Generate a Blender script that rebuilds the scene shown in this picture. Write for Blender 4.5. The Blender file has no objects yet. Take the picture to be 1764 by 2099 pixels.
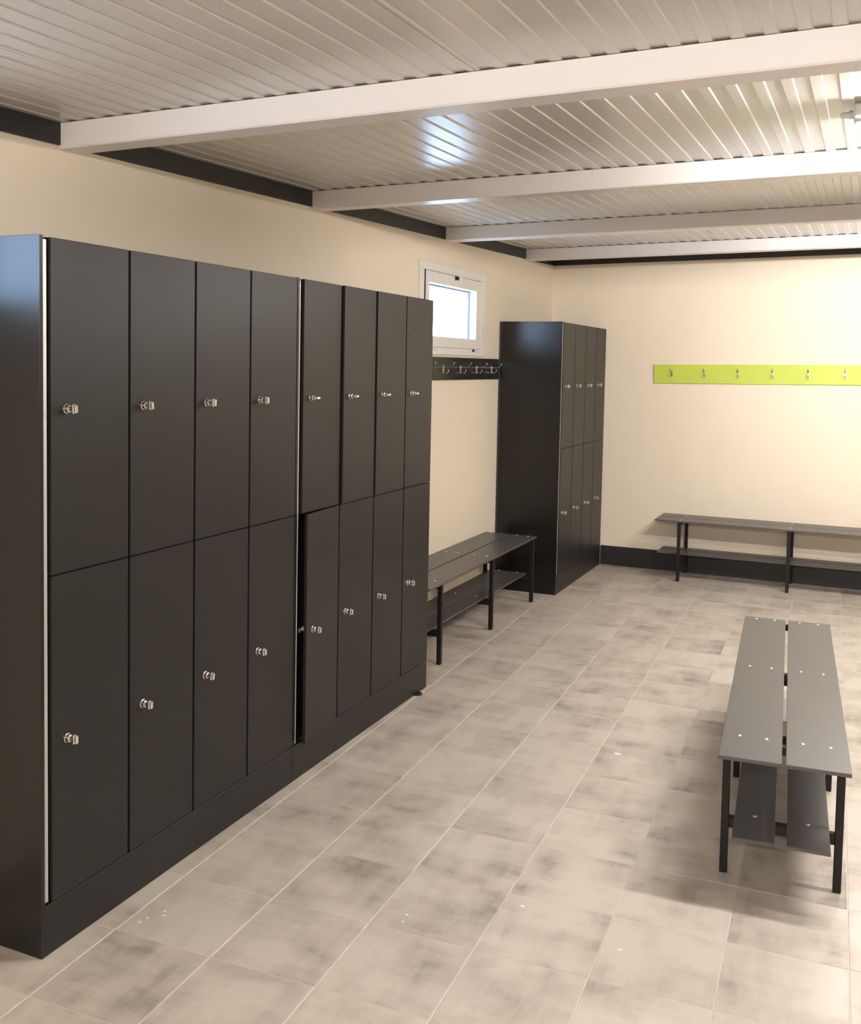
import bpy, bmesh, math, random
from mathutils import Vector, Matrix

random.seed(7)
S = bpy.context.scene
C = S.collection
PI = math.pi

# ------------------------------------------------------------------ camera
IMG_W, IMG_H = 1764.0, 2099.0
F_PX, CX, CY = 2015.63, 903.17, 862.15
cam_d = bpy.data.cameras.new('camera')
cam = bpy.data.objects.new('camera', cam_d)
C.objects.link(cam)
cam.location = (2.50214, -1.84107, 1.66175)
cam.rotation_euler = (1.513477, -0.019701, 0.409891)
cam_d.sensor_fit = 'HORIZONTAL'
cam_d.sensor_width = 36.0
cam_d.lens = F_PX / IMG_W * 36.0
cam_d.shift_x = (IMG_W / 2 - CX) / IMG_W
cam_d.shift_y = (CY - IMG_H / 2) / IMG_W
cam_d.clip_start = 0.05
S.camera = cam

# ------------------------------------------------------------------ world, exposure
w = bpy.data.worlds.new('overcast_sky')
S.world = w
w.use_nodes = True
bg = w.node_tree.nodes['Background']
bg.inputs['Color'].default_value = (0.50, 0.70, 1.0, 1)
bg.inputs['Strength'].default_value = 12.0
S.view_settings.view_transform = 'Standard'
S.view_settings.look = 'None'
S.view_settings.exposure = 0.20
S.view_settings.gamma = 1.0
S.view_settings.use_curve_mapping = False
LAMP_COLOR = (1.0, 0.93, 0.87)
LAMP_STRENGTH = 470.0

# ------------------------------------------------------------------ room numbers (metres)
X_R, Y_B, Y_F = 7.4, 6.288, -4.1          # right wall, back wall, wall behind the viewer
LOCK_D = 0.480                             # locker front plane
TILE, TH, TX = 0.33, 0.027483, 0.23715     # floor tile size, lay angle, offset


def ceil_z(x, y):
    return 2.4175 + 0.0157 * x + 0.0277 * y


# ------------------------------------------------------------------ materials
def new_mat(name):
    m = bpy.data.materials.new(name)
    m.use_nodes = True
    nt = m.node_tree
    return m, nt, nt.nodes['Principled BSDF']


def N(nt, t, **kw):
    n = nt.nodes.new(t)
    for k, v in kw.items():
        if k in n.inputs:
            n.inputs[k].default_value = v
        else:
            setattr(n, k, v)
    return n


def grain_mat(name, col, rough=0.4, metal=0.0, var=0.06, scale=40.0, bump=0.02, spec=0.5, coat=0.0, coat_rough=0.1):
    m, nt, b = new_mat(name)
    tc = N(nt, 'ShaderNodeTexCoord')
    no = N(nt, 'ShaderNodeTexNoise', Scale=scale, Detail=4.0)
    nt.links.new(tc.outputs['Object'], no.inputs['Vector'])
    mx = N(nt, 'ShaderNodeMix', data_type='RGBA')
    mx.inputs['A'].default_value = tuple(c * (1 - var) for c in col) + (1,)
    mx.inputs['B'].default_value = tuple(min(1, c * (1 + var)) for c in col) + (1,)
    nt.links.new(no.outputs['Fac'], mx.inputs['Factor'])
    nt.links.new(mx.outputs['Result'], b.inputs['Base Color'])
    b.inputs['Roughness'].default_value = rough
    b.inputs['Metallic'].default_value = metal
    b.inputs['Specular IOR Level'].default_value = spec
    b.inputs['Coat Weight'].default_value = coat
    b.inputs['Coat Roughness'].default_value = coat_rough
    if bump > 0:
        bp = N(nt, 'ShaderNodeBump', Strength=bump, Distance=0.01)
        nt.links.new(no.outputs['Fac'], bp.inputs['Height'])
        nt.links.new(bp.outputs['Normal'], b.inputs['Normal'])
    return m


def tile_mat():
    m, nt, b = new_mat('cement_look_tile')
    tc = N(nt, 'ShaderNodeTexCoord')
    oi = N(nt, 'ShaderNodeObjectInfo')
    mul = N(nt, 'ShaderNodeMath', operation='MULTIPLY')
    mul.inputs[1].default_value = 37.0
    nt.links.new(oi.outputs['Random'], mul.inputs[0])
    cmb = N(nt, 'ShaderNodeCombineXYZ')
    for s in 'XYZ':
        nt.links.new(mul.outputs[0], cmb.inputs[s])

    def noise(sc, detail, rough, off):
        mp = N(nt, 'ShaderNodeVectorMath', operation='MULTIPLY_ADD')
        mp.inputs[1].default_value = sc
        nt.links.new(tc.outputs['Object'], mp.inputs[0])
        ad = N(nt, 'ShaderNodeVectorMath', operation='ADD')
        ad.inputs[1].default_value = (off, off * 1.7, 0)
        nt.links.new(cmb.outputs[0], ad.inputs[0])
        nt.links.new(ad.outputs[0], mp.inputs[2])
        n = N(nt, 'ShaderNodeTexNoise', Scale=1.0, Detail=detail, Roughness=rough, Distortion=0.25)
        nt.links.new(mp.outputs[0], n.inputs['Vector'])
        return n.outputs['Fac']
    big = noise((4.6, 4.6, 4.6), 5.0, 0.55, 0.0)         # cloudy patches
    st1 = noise((3.2, 15.0, 5.0), 3.0, 0.55, 3.1)       # trowel streaks one way
    st2 = noise((15.0, 3.2, 5.0), 3.0, 0.55, 7.7)       # and across
    fine = noise((70.0, 70.0, 70.0), 2.0, 0.6, 1.3)

    def madd(a, k, c):
        n = N(nt, 'ShaderNodeMath', operation='MULTIPLY_ADD')
        n.inputs[1].default_value = k
        nt.links.new(a, n.inputs[0])
        if isinstance(c, float):
            n.inputs[2].default_value = c
        else:
            nt.links.new(c, n.inputs[2])
        return n.outputs[0]
    v = madd(big, 1.32, -0.655)
    v = madd(st1, 0.62, v)
    v = madd(st2, 0.62, v)
    v = madd(fine, 0.10, v)
    v = madd(oi.outputs['Random'], 0.16, v)
    rp = N(nt, 'ShaderNodeValToRGB')
    nt.links.new(v, rp.inputs['Fac'])
    cr = rp.color_ramp
    cr.elements[0].position = 0.34
    cr.elements[0].color = (0.250, 0.215, 0.178, 1)
    cr.elements[1].position = 0.92
    cr.elements[1].color = (0.52, 0.462, 0.400, 1)
    e = cr.elements.new(0.60)
    e.color = (0.405, 0.355, 0.302, 1)
    nt.links.new(rp.outputs['Color'], b.inputs['Base Color'])
    rr = N(nt, 'ShaderNodeMapRange')
    rr.inputs['To Min'].default_value = 0.55
    rr.inputs['To Max'].default_value = 0.40
    nt.links.new(v, rr.inputs['Value'])
    nt.links.new(rr.outputs[0], b.inputs['Roughness'])
    bp = N(nt, 'ShaderNodeBump', Strength=0.05, Distance=0.004)
    nt.links.new(v, bp.inputs['Height'])
    nt.links.new(bp.outputs['Normal'], b.inputs['Normal'])
    return m


def glass_mat():
    m = bpy.data.materials.new('window_glass')
    m.use_nodes = True
    nt = m.node_tree
    nt.nodes.clear()
    out = N(nt, 'ShaderNodeOutputMaterial')
    tr = N(nt, 'ShaderNodeBsdfTransparent')
    tr.inputs['Color'].default_value = (0.96, 0.98, 1.0, 1)
    gl = N(nt, 'ShaderNodeBsdfGlossy', Roughness=0.02)
    lw = N(nt, 'ShaderNodeLayerWeight', Blend=0.5)
    pw = N(nt, 'ShaderNodeMath', operation='POWER')
    pw.inputs[1].default_value = 5.0
    nt.links.new(lw.outputs['Facing'], pw.inputs[0])
    fr = N(nt, 'ShaderNodeMath', operation='MULTIPLY_ADD')
    fr.inputs[1].default_value = 0.9
    fr.inputs[2].default_value = 0.04
    nt.links.new(pw.outputs[0], fr.inputs[0])
    mx = N(nt, 'ShaderNodeMixShader')
    nt.links.new(fr.outputs[0], mx.inputs[0])
    nt.links.new(tr.outputs[0], mx.inputs[1])
    nt.links.new(gl.outputs[0], mx.inputs[2])
    nt.links.new(mx.outputs[0], out.inputs[0])
    return m


def lamp_mat(k=1.0):
    m, nt, b = new_mat('lit_tube')
    b.inputs['Base Color'].default_value = (0.9, 0.9, 0.88, 1)
    b.inputs['Emission Color'].default_value = LAMP_COLOR + (1,)
    b.inputs['Emission Strength'].default_value = LAMP_STRENGTH * k
    return m


M = {
    'wall': grain_mat('cream_plaster', (0.80, 0.705, 0.575), 0.75, var=0.025, scale=9.0, bump=0.03, spec=0.3),
    'ceiling': grain_mat('white_lacquered_sheet', (0.61, 0.59, 0.54), 0.25, var=0.015, scale=3.0, bump=0.0, spec=0.48),
    'beam': grain_mat('white_painted_steel', (0.77, 0.74, 0.725), 0.30, var=0.02, scale=6.0, bump=0.0),
    'trim': grain_mat('anthracite_trim', (0.014, 0.0135, 0.0133), 0.45, var=0.08, scale=12.0, bump=0.0),
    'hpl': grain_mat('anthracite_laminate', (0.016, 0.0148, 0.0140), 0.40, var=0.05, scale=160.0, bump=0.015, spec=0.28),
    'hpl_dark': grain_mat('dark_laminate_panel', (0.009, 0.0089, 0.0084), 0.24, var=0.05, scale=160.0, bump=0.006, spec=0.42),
    'carcass': grain_mat('dark_carcass_board', (0.030, 0.029, 0.028), 0.5, var=0.05, scale=60.0, bump=0.0),
    'plank': grain_mat('bench_laminate', (0.070, 0.066, 0.067), 0.36, var=0.05, scale=120.0, bump=0.015, spec=0.6),
    'black': grain_mat('black_powder_coat', (0.008, 0.007, 0.006), 0.50, var=0.10, scale=80.0, bump=0.01, spec=0.3),
    'alu': grain_mat('brushed_aluminium', (0.55, 0.55, 0.53), 0.42, 0.55, var=0.04, scale=50.0, bump=0.0),
    'chrome': grain_mat('chrome', (0.80, 0.79, 0.77), 0.17, 1.0, var=0.03, scale=20.0, bump=0.0),
    'steel': grain_mat('polished_rivet_steel', (0.92, 0.91, 0.88), 0.22, 0.85, var=0.03, scale=20.0, bump=0.0),
    'pvc': grain_mat('white_pvc', (0.80, 0.78, 0.74), 0.32, var=0.02, scale=8.0, bump=0.0),
    'gasket': grain_mat('dark_blue_gasket', (0.010, 0.022, 0.09), 0.5, var=0.05, scale=20.0, bump=0.0),
    'green': grain_mat('lime_green_laminate', (0.50, 0.60, 0.075), 0.38, var=0.02, scale=60.0, bump=0.01),
    'grout': grain_mat('pale_grout', (0.52, 0.475, 0.41), 0.85, var=0.06, scale=30.0, bump=0.02),
    'housing': grain_mat('pale_grey_housing', (0.75, 0.75, 0.73), 0.45, var=0.02, scale=20.0, bump=0.0),
    'tile': tile_mat(),
    'glass': glass_mat(),
    'lamp': lamp_mat(),
    'lamp_dimmed': lamp_mat(0.76),  # weaker tube, turned down to keep the end wall less bright
}


# ------------------------------------------------------------------ mesh helpers
def bx(bm, x0, x1, y0, y1, z0, z1, bev=0.0):
    """one box, optionally with chamfered edges, added to bm"""
    t = bmesh.new()
    bmesh.ops.create_cube(t, size=1.0)
    for v in t.verts:
        v.co = Vector((x0 + (v.co.x + .5) * (x1 - x0), y0 + (v.co.y + .5) * (y1 - y0), z0 + (v.co.z + .5) * (z1 - z0)))
    if bev > 0:
        bmesh.ops.bevel(t, geom=t.edges[:], offset=bev, segments=1, affect='EDGES')
    me = bpy.data.meshes.new('t')
    t.to_mesh(me)
    t.free()
    bm.from_mesh(me)
    bpy.data.meshes.remove(me)


def cyl(bm, r0, r1, p0, p1, seg=16):
    """a (tapered) round bar between two points"""
    p0, p1 = Vector(p0), Vector(p1)
    d = p1 - p0
    mt = Matrix.Translation((p0 + p1) / 2) @ d.to_track_quat('Z', 'Y').to_matrix().to_4x4()
    bmesh.ops.create_cone(bm, cap_ends=True, segments=seg, radius1=r0, radius2=r1, depth=d.length, matrix=mt)


def lathe_x(bm, prof, seg=20):
    """revolve (x, r) profile around the x axis"""
    rings = []
    for x, r in prof:
        rings.append([bm.verts.new((x, r * math.cos(2 * PI * i / seg), r * math.sin(2 * PI * i / seg))) for i in range(seg)])
    for a, b in zip(rings, rings[1:]):
        for i in range(seg):
            bm.faces.new((a[i], a[(i + 1) % seg], b[(i + 1) % seg], b[i]))
    bm.faces.new(list(reversed(rings[0])))
    bm.faces.new(rings[-1])


def strip(bm, pts, width, thick):
    """flat metal strip following pts in the x-z plane; width along y"""
    pts = [Vector((p[0], 0, p[1])) for p in pts]
    rows = []
    for i, p in enumerate(pts):
        a = pts[max(i - 1, 0)]
        b = pts[min(i + 1, len(pts) - 1)]
        t = (b - a).normalized()
        n = Vector((-t.z, 0, t.x)) * thick / 2
        h = Vector((0, width / 2, 0))
        rows.append([bm.verts.new(p + n - h), bm.verts.new(p + n + h), bm.verts.new(p - n + h), bm.verts.new(p - n - h)])
    for a, b in zip(rows, rows[1:]):
        for i in range(4):
            bm.faces.new((a[i], b[i], b[(i + 1) % 4], a[(i + 1) % 4]))
    bm.faces.new(rows[0])
    bm.faces.new(list(reversed(rows[-1])))


def mesh(name, bm, mat, smooth=False):
    bmesh.ops.recalc_face_normals(bm, faces=bm.faces[:])
    me = bpy.data.meshes.new(name)
    bm.to_mesh(me)
    bm.free()
    me.materials.append(M[mat])
    if smooth:
        me.shade_smooth()
        for e in me.edges:
            pass
    return me


def obj(name, me, parent=None, loc=(0, 0, 0), rot=(0, 0, 0)):
    o = bpy.data.objects.new(name, me)
    C.objects.link(o)
    o.location = loc
    o.rotation_euler = rot
    if parent:
        o.parent = parent
    return o


def box_obj(name, mat, parent, *b, bev=0.0, loc=(0, 0, 0), rot=(0, 0, 0)):
    bm = bmesh.new()
    bx(bm, *b, bev=bev)
    return obj(name, mesh(name, bm, mat), parent, loc, rot)


def tag(o, label, cat=None, group=None, kind=None):
    o['label'] = label
    if cat:
        o['category'] = cat
    if group:
        o['group'] = group
    if kind:
        o['kind'] = kind
    return o


def empty(name, loc=(0, 0, 0), rot=(0, 0, 0)):
    o = bpy.data.objects.new(name, None)
    C.objects.link(o)
    o.location = loc
    o.rotation_euler = rot
    o.empty_display_size = 0.1
    return o


def struct(o, label, cat):
    return tag(o, label, cat, kind='structure')


# ================================================================== SETTING
# ---- floor: grout bed with single tiles
bm = bmesh.new()
bx(bm, -0.15, X_R + 0.15, Y_F - 0.15, Y_B + 0.15, -0.06, -0.0016)
floor = struct(obj('floor', mesh('floor', bm, 'grout')), 'beige cement-look tiled floor with pale grout lines', 'floor')


def tile_mesh():
    b = bmesh.new()
    h = TILE / 2 - 0.0016
    g = 0.0016
    lo = [b.verts.new((sx * h, sy * h, -0.012)) for sx, sy in ((-1, -1), (1, -1), (1, 1), (-1, 1))]
    mi = [b.verts.new((sx * h, sy * h, -g)) for sx, sy in ((-1, -1), (1, -1), (1, 1), (-1, 1))]
    to = [b.verts.new((sx * (h - g), sy * (h - g), 0)) for sx, sy in ((-1, -1), (1, -1), (1, 1), (-1, 1))]
    for a, c in ((lo, mi), (mi, to)):
        for i in range(4):
            b.faces.new((a[i], a[(i + 1) % 4], c[(i + 1) % 4], c[i]))
    b.faces.new(to)
    return mesh('floor_tile', b, 'tile')


tm = tile_mesh()
cam_inv = cam.rotation_euler.to_matrix().transposed()


def seen(p):
    d = cam_inv @ (Vector(p) - cam.location)
    if d.z > -0.2:
        return False
    u = CX + F_PX * d.x / -d.z
    v = CY - F_PX * d.y / -d.z
    return -150 < u < IMG_W + 150 and 0 < v < IMG_H + 190


ct, sn = math.cos(TH), math.sin(TH)
rest = bmesh.new()
n_seen = 0
for i in range(-2, 24):
    for j in range(-14, 20):
        tx, ty = (i + .5) * TILE, (j + .5) * TILE
        x, y = tx * ct - ty * sn + TX, tx * sn + ty * ct
        if not (-0.10 < x < X_R + 0.1 and Y_F - 0.1 < y < Y_B + 0.10):
            continue
        # tiles lie a hair uneven, as laid
        q = random.choice((0, 1, 2, 3))
        hidden = x < 0.30 and (0.3 < y < 2.5 or 5.2 < y)
        if seen((x, y, 0)) and not hidden and n_seen < 298:
            n_seen += 1
            obj('floor_tile', tm, floor, (x, y, random.uniform(-0.0004, 0.0002)), (0, 0, TH + q * PI / 2))
        else:
            r0 = len(rest.verts)
            rest.from_mesh(tm)
            rest.verts.ensure_lookup_table()
            mt = Matrix.Translation((x, y, 0)) @ Matrix.Rotation(TH, 4, 'Z')
            for v in rest.verts[r0:]:
                v.co = mt @ v.co
o = obj('floor_tile_field', mesh('floor_tile_field', rest, 'tile'), floor)
o['kind'] = 'stuff'


# dried paint drops on the tiles
for k, (x, y, r) in enumerate(((1.578, 2.283, .016), (0.594, 0.398, .007), (0.602, 0.424, .006), (0.625, 0.476, .006), (0.638, 0.456, .006),
                               (1.291, 0.772, .006), (1.295, 0.734, .005), (1.591, 0.968, .007), (1.916, 0.871, .006))):
    b = bmesh.new()
    n = 11
    ph = [r * random.uniform(.65, 1.15) for _ in range(n)]
    lo = [b.verts.new((ph[i] * math.cos(2 * PI * i / n), ph[i] * math.sin(2 * PI * i / n) * .8, 0)) for i in range(n)]
    hi = [b.verts.new((v.co.x * .7, v.co.y * .7, .0006)) for v in lo]
    for i in range(n):
        b.faces.new((lo[i], lo[(i + 1) % n], hi[(i + 1) % n], hi[i]))
    b.faces.new(hi)
    b.faces.new(list(reversed(lo)))
    obj('paint_drop', mesh('paint_drop', b, 'pvc'), floor, (x, y, 0.0004))


# ---- walls
def wall(name, axis, pos, a0, a1, out, holes, label):
    """wall in plane axis=pos running a0..a1; 'out' = signed thickness away from the room; top follows the roof"""
    T = [a0, a1] + [h for hh in holes for h in hh[:2]]
    T = sorted(set(T))
    Z = sorted(set([0.0] + [h for hh in holes for h in hh[2:]]))
    b = bmesh.new()

    def P(t, z, o):
        return (pos + o, t, z) if axis == 'x' else (t, pos + o, z)

    def top(t, o):
        return ceil_z(pos + o, t) if axis == 'x' else ceil_z(t, pos + o)

    cache = {}

    def V(t, z, o):
        k = (round(t, 4), None if z is None else round(z, 4), round(o, 4))
        if k not in cache:
            cache[k] = b.verts.new(P(t, top(t, o) if z is None else z, o))
        return cache[k]
    zs = Z + [None]
    for o_ in (0.0, out):
        for t0, t1 in zip(T, T[1:]):
            for z0, z1 in zip(zs, zs[1:]):
                if any(h[0] <= t0 and t1 <= h[1] and h[2] <= z0 and z1 is not None and z1 <= h[3] for h in holes):
                    continue
                b.faces.new((V(t0, z0, o_), V(t1, z0, o_), V(t1, z1, o_), V(t0, z1, o_)))
    for t0, t1 in zip(T, T[1:]):
        b.faces.new((V(t0, 0.0, 0), V(t1, 0.0, 0), V(t1, 0.0, out), V(t0, 0.0, out)))
        b.faces.new((V(t0, None, 0), V(t1, None, 0), V(t1, None, out), V(t0, None, out)))
    for t in (a0, a1):
        for z0, z1 in zip(zs, zs[1:]):
            b.faces.new((V(t, z0, 0), V(t, z1, 0), V(t, z1, out), V(t, z0, out)))
    for h in holes:
        for t in h[:2]:
            b.faces.new((V(t, h[2], 0), V(t, h[3], 0), V(t, h[3], out), V(t, h[2], out)))
        for z in h[2:]:
            b.faces.new((V(h[0], z, 0), V(h[1], z, 0), V(h[1], z, out), V(h[0], z, out)))
    return struct(obj(name, mesh(name, b, 'wall')), label, 'wall')


WIN = [(3.56, 4.65), (-1.05, 0.04)]
WZ = (1.722, 2.290)
holes = [(a + .03, b - .03, WZ[0] + .03, WZ[1] - .03) for a, b in WIN]
wall('wall_left', 'x', 0.0, Y_F, Y_B, -0.15, holes, 'cream plastered wall behind the long locker row and small window')
wall('wall_back', 'y', Y_B, -0.15, X_R + 0.15, 0.15, [], 'cream plastered end wall carrying the lime green hook rail')
wall('wall_right', 'x', X_R, Y_F, Y_B, 0.15, [], 'plain cream plastered wall opposite the lockers')
wall('wall_front', 'y', Y_F, -0.15, X_R + 0.15, -0.15, [], 'plain cream plastered wall facing the lime green rail')

# ---- ceiling: backing slab with ribbed lacquered sheet panels
RX, RY = math.atan(0.0277), -math.atan(0.0157)


def slab(name, mat, x0, x1, y0, y1, d0, d1):
    b = bmesh.new()
    vs = [b.verts.new((x, y, ceil_z(x, y) + d)) for d in (d0, d1) for x, y in ((x0, y0), (x1, y0), (x1, y1), (x0, y1))]
    for f in ((0, 1, 2, 3), (7, 6, 5, 4), (0, 1, 5, 4), (1, 2, 6, 5), (2, 3, 7, 6), (3, 0, 4, 7)):
        b.faces.new([vs[i] for i in f])
    return mesh(name, b, mat)


ceiling = struct(obj('ceiling', slab('ceiling', 'trim', -0.15, X_R + .15, Y_F - .15, Y_B + .15, 0.030, 0.06)),
                 'off-white ribbed metal sheet ceiling running under the sloping roof', 'ceiling')


def ceiling_panel(x0, x1):
    b = bmesh.new()
    per, dep, sl = 1.0 / 13, 0.0040, 0.0036
    g = 0.0012
    prof = [(x0 + g, 0.028), (x0 + g, 0.0)]
    base = math.floor(x0 - 0.49) + 0.49 if x0 > 0 else -0.51
    k = -1
    while True:
        s = base + 0.012 + per * k
        k += 1
        if s < x0 + 0.004:
            continue
        if s + 0.043 > x1 - 0.004:
            break
        prof += [(s - sl / 2, 0.0), (s + sl / 2, dep), (s + 0.043 - sl / 2, dep), (s + 0.043 + sl / 2, 0.0)]
    prof += [(x1 - g, 0.0), (x1 - g, 0.028)]
    rows = [[b.verts.new((x, y, ceil_z(x, y) + d)) for x, d in prof] for y in (Y_F - .1, Y_B + .1)]
    for i in range(len(prof) - 1):
        b.faces.new((rows[0][i], rows[0][i + 1], rows[1][i + 1], rows[1][i]))
    b.faces.new((rows[0][0], rows[0][-1], rows[1][-1], rows[1][0]))
    return obj('ceiling_panel', mesh('ceiling_panel', b, 'ceiling'), ceiling)


xs = [-0.10, 0.49, 1.49, 2.49, 3.49, 4.49, 5.49, 6.49, 7.49]
for a, b in zip(xs, xs[1:]):
    ceiling_panel(a, b)

# ---- beams across the ceiling
BEAM_Y = [0.689, 2.300, 3.928, 5.520]
BEAM_L = ['white steel ceiling beam meeting the wall above the first tall lockers',
          'white steel ceiling beam meeting the wall between locker row and window',
          'white steel ceiling beam meeting the wall above the small window',
          'white steel ceiling beam closest to the end wall, above the corner lockers']
for y0, lab in zip(BEAM_Y, BEAM_L):
    b = bmesh.new()
    W, Hh, r = 0.098, 0.085, 0.005
    sec = [(0, 0), (0, -Hh + .012), (-.0, -Hh + r), (r, -Hh), (W - r, -Hh), (W, -Hh + r), (W, 0)]
    rows = []
    for x in (0.001, X_R - 0.001):
        z = ceil_z(x, y0 + W / 2) - 0.0015
        rows.append([b.verts.new((x, y0 + dy, z + dz + 0.0277 * (dy - W / 2) * (1 if dz == 0 else 0))) for dy, dz in sec])
    n = len(sec)
    for i in range(n):
        b.faces.new((rows[0][i], rows[0][(i + 1) % n], rows[1][(i + 1) % n], rows[1][i]))
    b.faces.new(rows[0])
    b.faces.new(list(reversed(rows[1])))
    tag(obj('ceiling_beam', mesh('ceiling_beam', b, 'beam')), lab, 'beam', 'white beams across the ceiling')


# ---- dark trim band under the ceiling, between the beams on the left wall
def band(name, x0, x1, y0, y1, hgt, lab):
    b = bmesh.new()
    vs = [b.verts.new((x, y, ceil_z(x, y) + d - 0.001)) for d in (-hgt, 0) for x, y in ((x0, y0), (x1, y0), (x1, y1), (x0, y1))]
    for f in ((0, 1, 2, 3), (7, 6, 5, 4), (0, 1, 5, 4), (1, 2, 6, 5), (2, 3, 7, 6), (3, 0, 4, 7)):
        b.faces.new([vs[i] for i in f])
    return struct(obj(name, mesh(name, b, 'trim')), lab, 'trim')


edges = [Y_F + .002] + [v for y in BEAM_Y for v in (y - .0005, y + .0985)] + [Y_B - .013]
labs = ['anthracite trim strip high on the wall where the locker row begins',
        'anthracite trim strip high on the wall above the first lockers',
        'anthracite trim strip high on the wall before the small window',
        'anthracite trim strip high on the wall past the small window',
        'short anthracite trim strip in the ceiling corner above the lockers']
for k in range(5):
    band('trim_%d' % (k + 1), 0.001, 0.012, edges[2 * k], edges[2 * k + 1], 0.073, labs[k])
band('trim_6', 0.001, X_R - .001, Y_B - .012, Y_B - .0005, 0.073, 'long anthracite trim strip at the top of the end wall')

# ---- baseboards
struct(box_obj('baseboard_back', 'trim', None, 0.482, X_R - .002, Y_B - .013, Y_B - .0005, 0.0005, 0.160, bev=.0015),
       'tall anthracite baseboard along the end wall', 'baseboard')
struct(box_obj('baseboard_left', 'trim', None, 0.0005, 0.013, 2.722, 4.978, 0.0005, 0.160, bev=.0015),
       'tall anthracite baseboard behind the bench under the window', 'baseboard')


# ---- windows
def ring(b, x0, x1, y0, y1, z0, z1, wy0, wy1, wz0, wz1, bev=0.0):
    """rectangular frame, mitred as four bars"""
    bx(b, x0, x1, y0, y1, z1 - wz1, z1, bev)
    bx(b, x0, x1, y0, y1, z0, z0 + wz0, bev)
    bx(b, x0, x1, y0, y0 + wy0, z0 + wz0, z1 - wz1, bev)
    bx(b, x0, x1, y1 - wy1, y1, z0 + wz0, z1 - wz1, bev)


def window(name, y0, y1, label):
    z0, z1 = WZ
    root = struct(empty(name, (0, y0, z0)), label, 'window')
    Wd, Hd = y1 - y0, z1 - z0
    b = bmesh.new()
    ring(b, 0.0005, 0.012, 0, Wd, 0, Hd, .056, .066, .045, .052, .0015)
    ring(b, -0.075, 0.0005, 0.032, Wd - 0.032, 0.032, Hd - 0.032, .024, .034, .013, .020)
    obj('window_frame', mesh('window_frame', b, 'pvc'), root)
    b = bmesh.new()
    ring(b, -0.060, 0.0105, 0.080, Wd - 0.068, 0.047, Hd - 0.054, .057, .092, .066, .072, .002)
    obj('sash', mesh('sash', b, 'pvc'), root)
    b = bmesh.new()
    ring(b, -0.050, -0.040, 0.130, Wd - .153, 0.106, Hd - .120, .012, .020, .012, .016)
    obj('glazing_gasket', mesh('glazing_gasket', b, 'gasket'), root)
    box_obj('sash_gap_strip', 'black', root, -0.030, 0.0105, 0.0562, 0.0798, 0.047, Hd - .054)  # black strip filling the gap beside the sash so it reads dark
    box_obj('glass_pane', 'glass', root, -0.036, -0.032, 0.130, Wd - .153, 0.106, Hd - .120)
    # tilt latch on the top rail
    b = bmesh.new()
    bx(b, 0.0105, 0.016, 0.545, 0.605, Hd - .092, Hd - .056, .002)
    bx(b, 0.016, 0.040, 0.575, 0.605, Hd - .090, Hd - .050, .003)
    lt = obj('window_latch', mesh('window_latch', b, 'pvc'), root)
    box_obj('latch_tongue', 'black', lt, 0.013, 0.030, 0.535, 0.563, Hd - .080, Hd - .058, bev=.001)
    for yy in (0.16, Wd - .215):
        b = bmesh.new()
        cyl(b, 0.0075, 0.0075, (0.017, yy, 0.036), (0.017, yy + .085, 0.036), 10)
        hg = obj('hinge', mesh('hinge', b, 'pvc'), root)
        b = bmesh.new()
        cyl(b, 0.0085, 0.0085, (0.017, yy - .012, 0.036), (0.017, yy, 0.036), 10)
        obj('hinge_cap', mesh('hinge_cap', b, 'black'), hg)
    return root


window('window_1', *WIN[0], 'small white framed window above the dark hook rail')
window('window_2', *WIN[1], 'white framed window beside the start of the locker row')


# ================================================================== LIGHTS
def ceiling_light(x0, y, label, tube='lamp'):
    Lg = 1.50
    z = ceil_z(x0, y) - 0.002
    root = tag(empty('ceiling_light', (x0, y, z), (0, RY, 0)), label, 'ceiling light', 'sealed tube lights between the beams')
    b = bmesh.new()
    bx(b, 0.0, Lg, -0.070, 0.070, -0.038, 0.0, .006)
    obj('housing', mesh('housing', b, 'housing'), root)
    b = bmesh.new()
    sec = [(-0.066, -0.038), (-0.064, -0.061), (-0.050, -0.082), (-0.022, -0.092), (0.022, -0.092), (0.050, -0.082), (0.064, -0.061), (0.066, -0.038)]
    rows = [[b.verts.new((x, yy, zz)) for yy, zz in sec] for x in (0.012, Lg - 0.012)]
    n = len(sec)
    for i in range(n):
        b.faces.new((rows[0][i], rows[0][(i + 1) % n], rows[1][(i + 1) % n], rows[1][i]))
    b.faces.new(rows[0])
    b.faces.new(list(reversed(rows[1])))
    obj('clear_cover', mesh('clear_cover', b, 'glass'), root)
    b = bmesh.new()
    cyl(b, 0.017, 0.017, (0.045, 0, -0.059), (Lg - 0.045, 0, -0.059), 12)
    obj('tube', mesh('tube', b, tube), root)
    b = bmesh.new()
    bx(b, 0, .017, -0.020, 0.020, -0.080, -0.0378, .002)
    hm = mesh('tube_holder', b, 'housing')
    for xx in (0.028, Lg - .045):
        obj('tube_holder', hm, root, (xx, 0, 0))
    b = bmesh.new()
    lathe_x(b, [(-0.040, 0.007), (-0.030, 0.010), (-0.014, 0.010), (-0.013, 0.014), (0.0, 0.014)], 12)
    obj('cable_gland', mesh('cable_gland', b, 'housing'), root, (0, 0, -0.020))
    for s in (-1, 1):
        for xx in (0.22, 0.75, 1.28):
            box_obj('clip', 'housing', root, xx - .012, xx + .012, s * .070, s * .076, -0.050, -0.014)
    return root


ceiling_light(2.425, 1.580, 'lit white tube light under the ceiling above the free-standing bench')
ceiling_light(2.425, 4.260, 'lit white tube light under the ceiling towards the green rail wall', 'lamp_dimmed')
ceiling_light(1.800, -2.900, 'lit white tube light under the ceiling, farthest from the green rail')


# ================================================================== LOCKERS
H_L, Z_B, Z_M = 1.984, 0.146, 1.064
U_W, D_W, PITCH, D_0 = 1.284, 0.3035, 0.3130, 0.0385
D_T = 0.013


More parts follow.
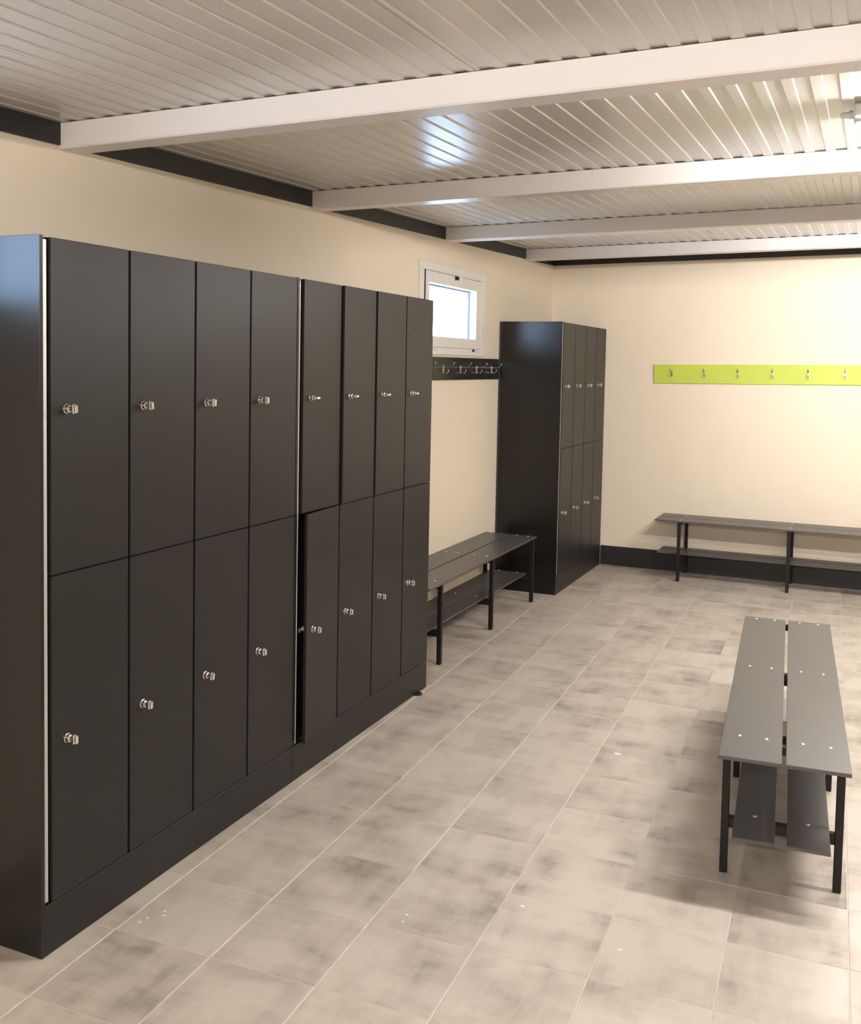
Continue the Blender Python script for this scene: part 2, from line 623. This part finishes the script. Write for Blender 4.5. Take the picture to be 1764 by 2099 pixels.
def knob_mesh():
    b = bmesh.new()
    lathe_x(b, [(0.0, 0.0135), (0.003, 0.0135), (0.0045, 0.0115), (0.013, 0.0105), (0.0145, 0.0085), (0.0155, 0.0060), (0.024, 0.0055)], 18)
    bx(b, 0.023, 0.0305, -0.0060, 0.0060, -0.0135, 0.0135, .0018)     # turning bar
    bx(b, 0.0300, 0.0345, -0.0035, 0.0035, -0.0085, 0.0085, .001)
    bx(b, 0.0340, 0.0390, -0.0050, 0.0050, -0.0115, 0.0115, .0016)    # hasp plate
    return mesh('lock_knob', b, 'chrome')


def door_mesh(h):
    b = bmesh.new()
    bx(b, 0, D_T, -D_W, 0, 0, h, .0012)
    return mesh('door', b, 'hpl')


KM = knob_mesh()
DM_LO, DM_UP = door_mesh(Z_M - Z_B - .003), door_mesh(H_L - Z_M - .003)


def locker_unit(y, label, ajar=None, turned=(), strip_w=0.006, joined=False):
    ajar = ajar or {}
    r = tag(empty('locker_cabinet', (0, y, 0)), label, 'locker', 'anthracite four-column locker cabinets')
    xf = LOCK_D - D_T - 0.003
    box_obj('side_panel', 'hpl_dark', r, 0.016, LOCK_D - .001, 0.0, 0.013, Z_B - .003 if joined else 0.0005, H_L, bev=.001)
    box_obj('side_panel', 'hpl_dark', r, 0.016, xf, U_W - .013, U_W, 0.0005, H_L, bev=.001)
    box_obj('back_panel', 'carcass', r, 0.003, 0.016, 0.0, U_W, 0.0005, H_L - .001)
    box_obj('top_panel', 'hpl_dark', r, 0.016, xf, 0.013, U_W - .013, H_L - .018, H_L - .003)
    box_obj('bottom_panel', 'carcass', r, 0.016, xf, 0.013, U_W - .013, Z_B - .013, Z_B)
    box_obj('plinth', 'hpl', r, LOCK_D - .016, LOCK_D - .0015, -0.001 if joined else 0.0132, U_W - .001, 0.0005, Z_B - .004, bev=.001)
    for k in range(1, 4):
        yc = D_0 + PITCH * k - (PITCH - D_W) / 2
        box_obj('partition', 'carcass', r, 0.016, xf, yc - .0065, yc + .0065, Z_B, H_L - .018)
    for k in range(4):
        a = 0.013 if k == 0 else D_0 + PITCH * k - (PITCH - D_W) / 2 + .0065
        c = U_W - .013 if k == 3 else D_0 + PITCH * (k + 1) - (PITCH - D_W) / 2 - .0065
        box_obj('shelf', 'carcass', r, 0.016, xf - .004, a, c, Z_M - .008, Z_M + .005)
    ap = box_obj('edge_profile', 'alu', r, xf - .020, LOCK_D - (.007 if strip_w > .01 else .0005), 0.0142, 0.0142 + strip_w, Z_B + .004, H_L - .010, bev=.001)
    ap['label'] = 'pale aluminium edge strip'
    for row, (z0, dm, kz) in enumerate(((Z_B, DM_LO, 0.594), (Z_M, DM_UP, 1.519))):
        for k in range(4):
            an = ajar.get((row, k), 0.0)
            d = obj('door', dm, r, (LOCK_D - D_T, D_0 + PITCH * k + D_W, z0), (0, 0, math.radians(an)))
            kr = PI / 2 if (row, k) in turned else 0.0
            kr += random.uniform(-.12, .12)
            kb = obj('lock_knob', KM, d, (D_T, -D_W + 0.054, kz - z0), (kr, 0, 0))
            kb['label'] = 'chrome turn knob lock'
            if an > 4:
                b = bmesh.new()
                bx(b, -0.028, 0.0, -D_W + .048, -D_W + .060, kz - z0 - .010, kz - z0 + .010, .002)
                bx(b, -0.028, -0.023, -D_W + .012, -D_W + .060, kz - z0 - .009, kz - z0 + .009, .001)
                obj('latch_cam', mesh('latch_cam', b, 'steel'), d)
    return r


u1 = locker_unit(0.138, 'anthracite locker cabinet at the open end of the long row', strip_w=0.0163)
u2 = locker_unit(1.4245, 'anthracite locker cabinet nearer the window, one lower door ajar',
                 ajar={(0, 0): 5.6, (1, 0): 0.9, (1, 1): 1.9, (1, 2): 1.0}, turned={(1, 0), (1, 1), (1, 2), (1, 3)}, joined=True)
u3 = locker_unit(4.985, 'anthracite locker cabinet standing in the room corner by the end wall')
b = bmesh.new()
cyl(b, 0.026, 0.022, (LOCK_D + .006, 1.16, 0.0006), (LOCK_D + .006, 1.16, 0.009), 16)
obj('levelling_foot', mesh('levelling_foot', b, 'black'), u2)


# ================================================================== BENCHES
B_L, B_W, B_H = 1.850, 0.386, 0.462
LEG_Y = (0.190, 1.000, 1.810)


def rivet_mesh():
    b = bmesh.new()
    seg = 12
    prof = [(0.0075, -0.0005), (0.0068, 0.0016), (0.0045, 0.0030), (0.0018, 0.0036)]
    rings = [[b.verts.new((rr * math.cos(2 * PI * i / seg), rr * math.sin(2 * PI * i / seg), z)) for i in range(seg)] for rr, z in prof]
    for p, q in zip(rings, rings[1:]):
        for i in range(seg):
            b.faces.new((p[i], p[(i + 1) % seg], q[(i + 1) % seg], q[i]))
    b.faces.new(rings[-1])
    b.faces.new(list(reversed(rings[0])))
    return mesh('rivet', b, 'steel', True)


RM = rivet_mesh()


def bar(name, parent, *b):
    return box_obj(name, 'black', parent, *b, bev=.002)


def bench(loc, rz, label, shelf_gap, seat_gap=0.012, B_H=B_H, sz=0.0):
    r = tag(empty('bench', loc, (0, 0, rz)), label, 'bench', 'changing room benches with a slatted shelf below')
    pw = (B_W - seat_gap) / 2
    for x0 in (0.0, pw + seat_gap):
        p = box_obj('seat_plank', 'plank', r, x0, x0 + pw, 0, B_L, B_H - .0125, B_H, bev=.0012)
        for ly in LEG_Y:
            for fx in (0.29, 0.735) if x0 == 0 else (0.265, 0.71):
                obj('rivet', RM, p, (x0 + pw * fx, min(ly + .005, B_L - .012), B_H))
    sw = 0.127
    mid = B_W / 2
    for x0 in (mid - shelf_gap / 2 - sw, mid + shelf_gap / 2):
        p = box_obj('shelf_plank', 'plank', r, x0, x0 + sw, 0.015, B_L - .035, 0.191 + sz, 0.2015 + sz, bev=.001)
        for ly in LEG_Y:
            obj('rivet', RM, p, (x0 + sw * .5, min(ly, B_L - .05), 0.2015 + sz))
    t = 0.0125
    for ly in LEG_Y:
        for xc in (0.018, B_W - .018):
            bar('leg', r, xc - t, xc + t, ly - t, ly + t, 0.0006, B_H - .0127)
        bar('crossbar', r, 0.018 + t, B_W - .018 - t, ly - t, ly + t, B_H - .040, B_H - .0127)
        bar('crossbar', r, 0.018 + t, B_W - .018 - t, ly - t, ly + t, 0.155 + sz, 0.1908 + sz)
    return r


bench((2.1210, 1.268, 0), math.radians(3.85), 'dark slatted bench standing free in the middle of the floor', 0.036)
bench((0.0160, 2.900, 0), 0.0, 'dark slatted bench under the window between the lockers', 0.012)
bench((1.005, Y_B - .022, 0), -PI / 2, 'dark slatted bench along the end wall beneath the green rail', 0.020, B_H=0.478, sz=0.014)


# ================================================================== HOOK RAILS
def hook_mesh(mat):
    b = bmesh.new()
    wd, t = 0.013, 0.0024
    strip(b, [(0.0016, -0.028), (0.0016, 0.022)], wd + .002, 0.003)                                           # back plate
    strip(b, [(0.002, 0.012), (0.022, 0.008), (0.045, 0.010), (0.060, 0.015), (0.070, 0.026), (0.074, 0.036)], wd * .7, t)
    strip(b, [(0.002, -0.022), (0.014, -0.029), (0.026, -0.029), (0.034, -0.022), (0.036, -0.012)], wd * .8, t)
    for x, z in ((0.074, 0.037), (0.036, -0.011)):
        bmesh.ops.create_uvsphere(b, u_segments=10, v_segments=6, radius=0.0050, matrix=Matrix.Translation((x, 0, z)))
    return mesh('hook', b, mat)


HM = hook_mesh('chrome')
rl = tag(empty('hook_rail', (0.0005, 2.91, 1.634)), 'dark anthracite hook rail under the small window', 'hook rail')
box_obj('rail_board', 'hpl_dark', rl, 0, 0.013, 0, 2.045, -0.073, 0.073, bev=.0012)
for k in range(7):
    obj('hook', HM, rl, (0.013, 0.135 + .294 * k, 0.0))
rg = tag(empty('hook_rail', (0.885, Y_B - .0005, 1.617), (0, -math.radians(0.9), 0)), 'lime green hook rail on the cream end wall', 'hook rail')
gb = box_obj('rail_board', 'green', rg, 0, 2.12, -0.013, 0, -0.0765, 0.0765, bev=.0012)
for k in range(8):
    obj('hook', HM, rg, (0.145 + .2615 * k, -0.013, 0.003), (0, 0, -PI / 2))

print('tiles in view', n_seen)
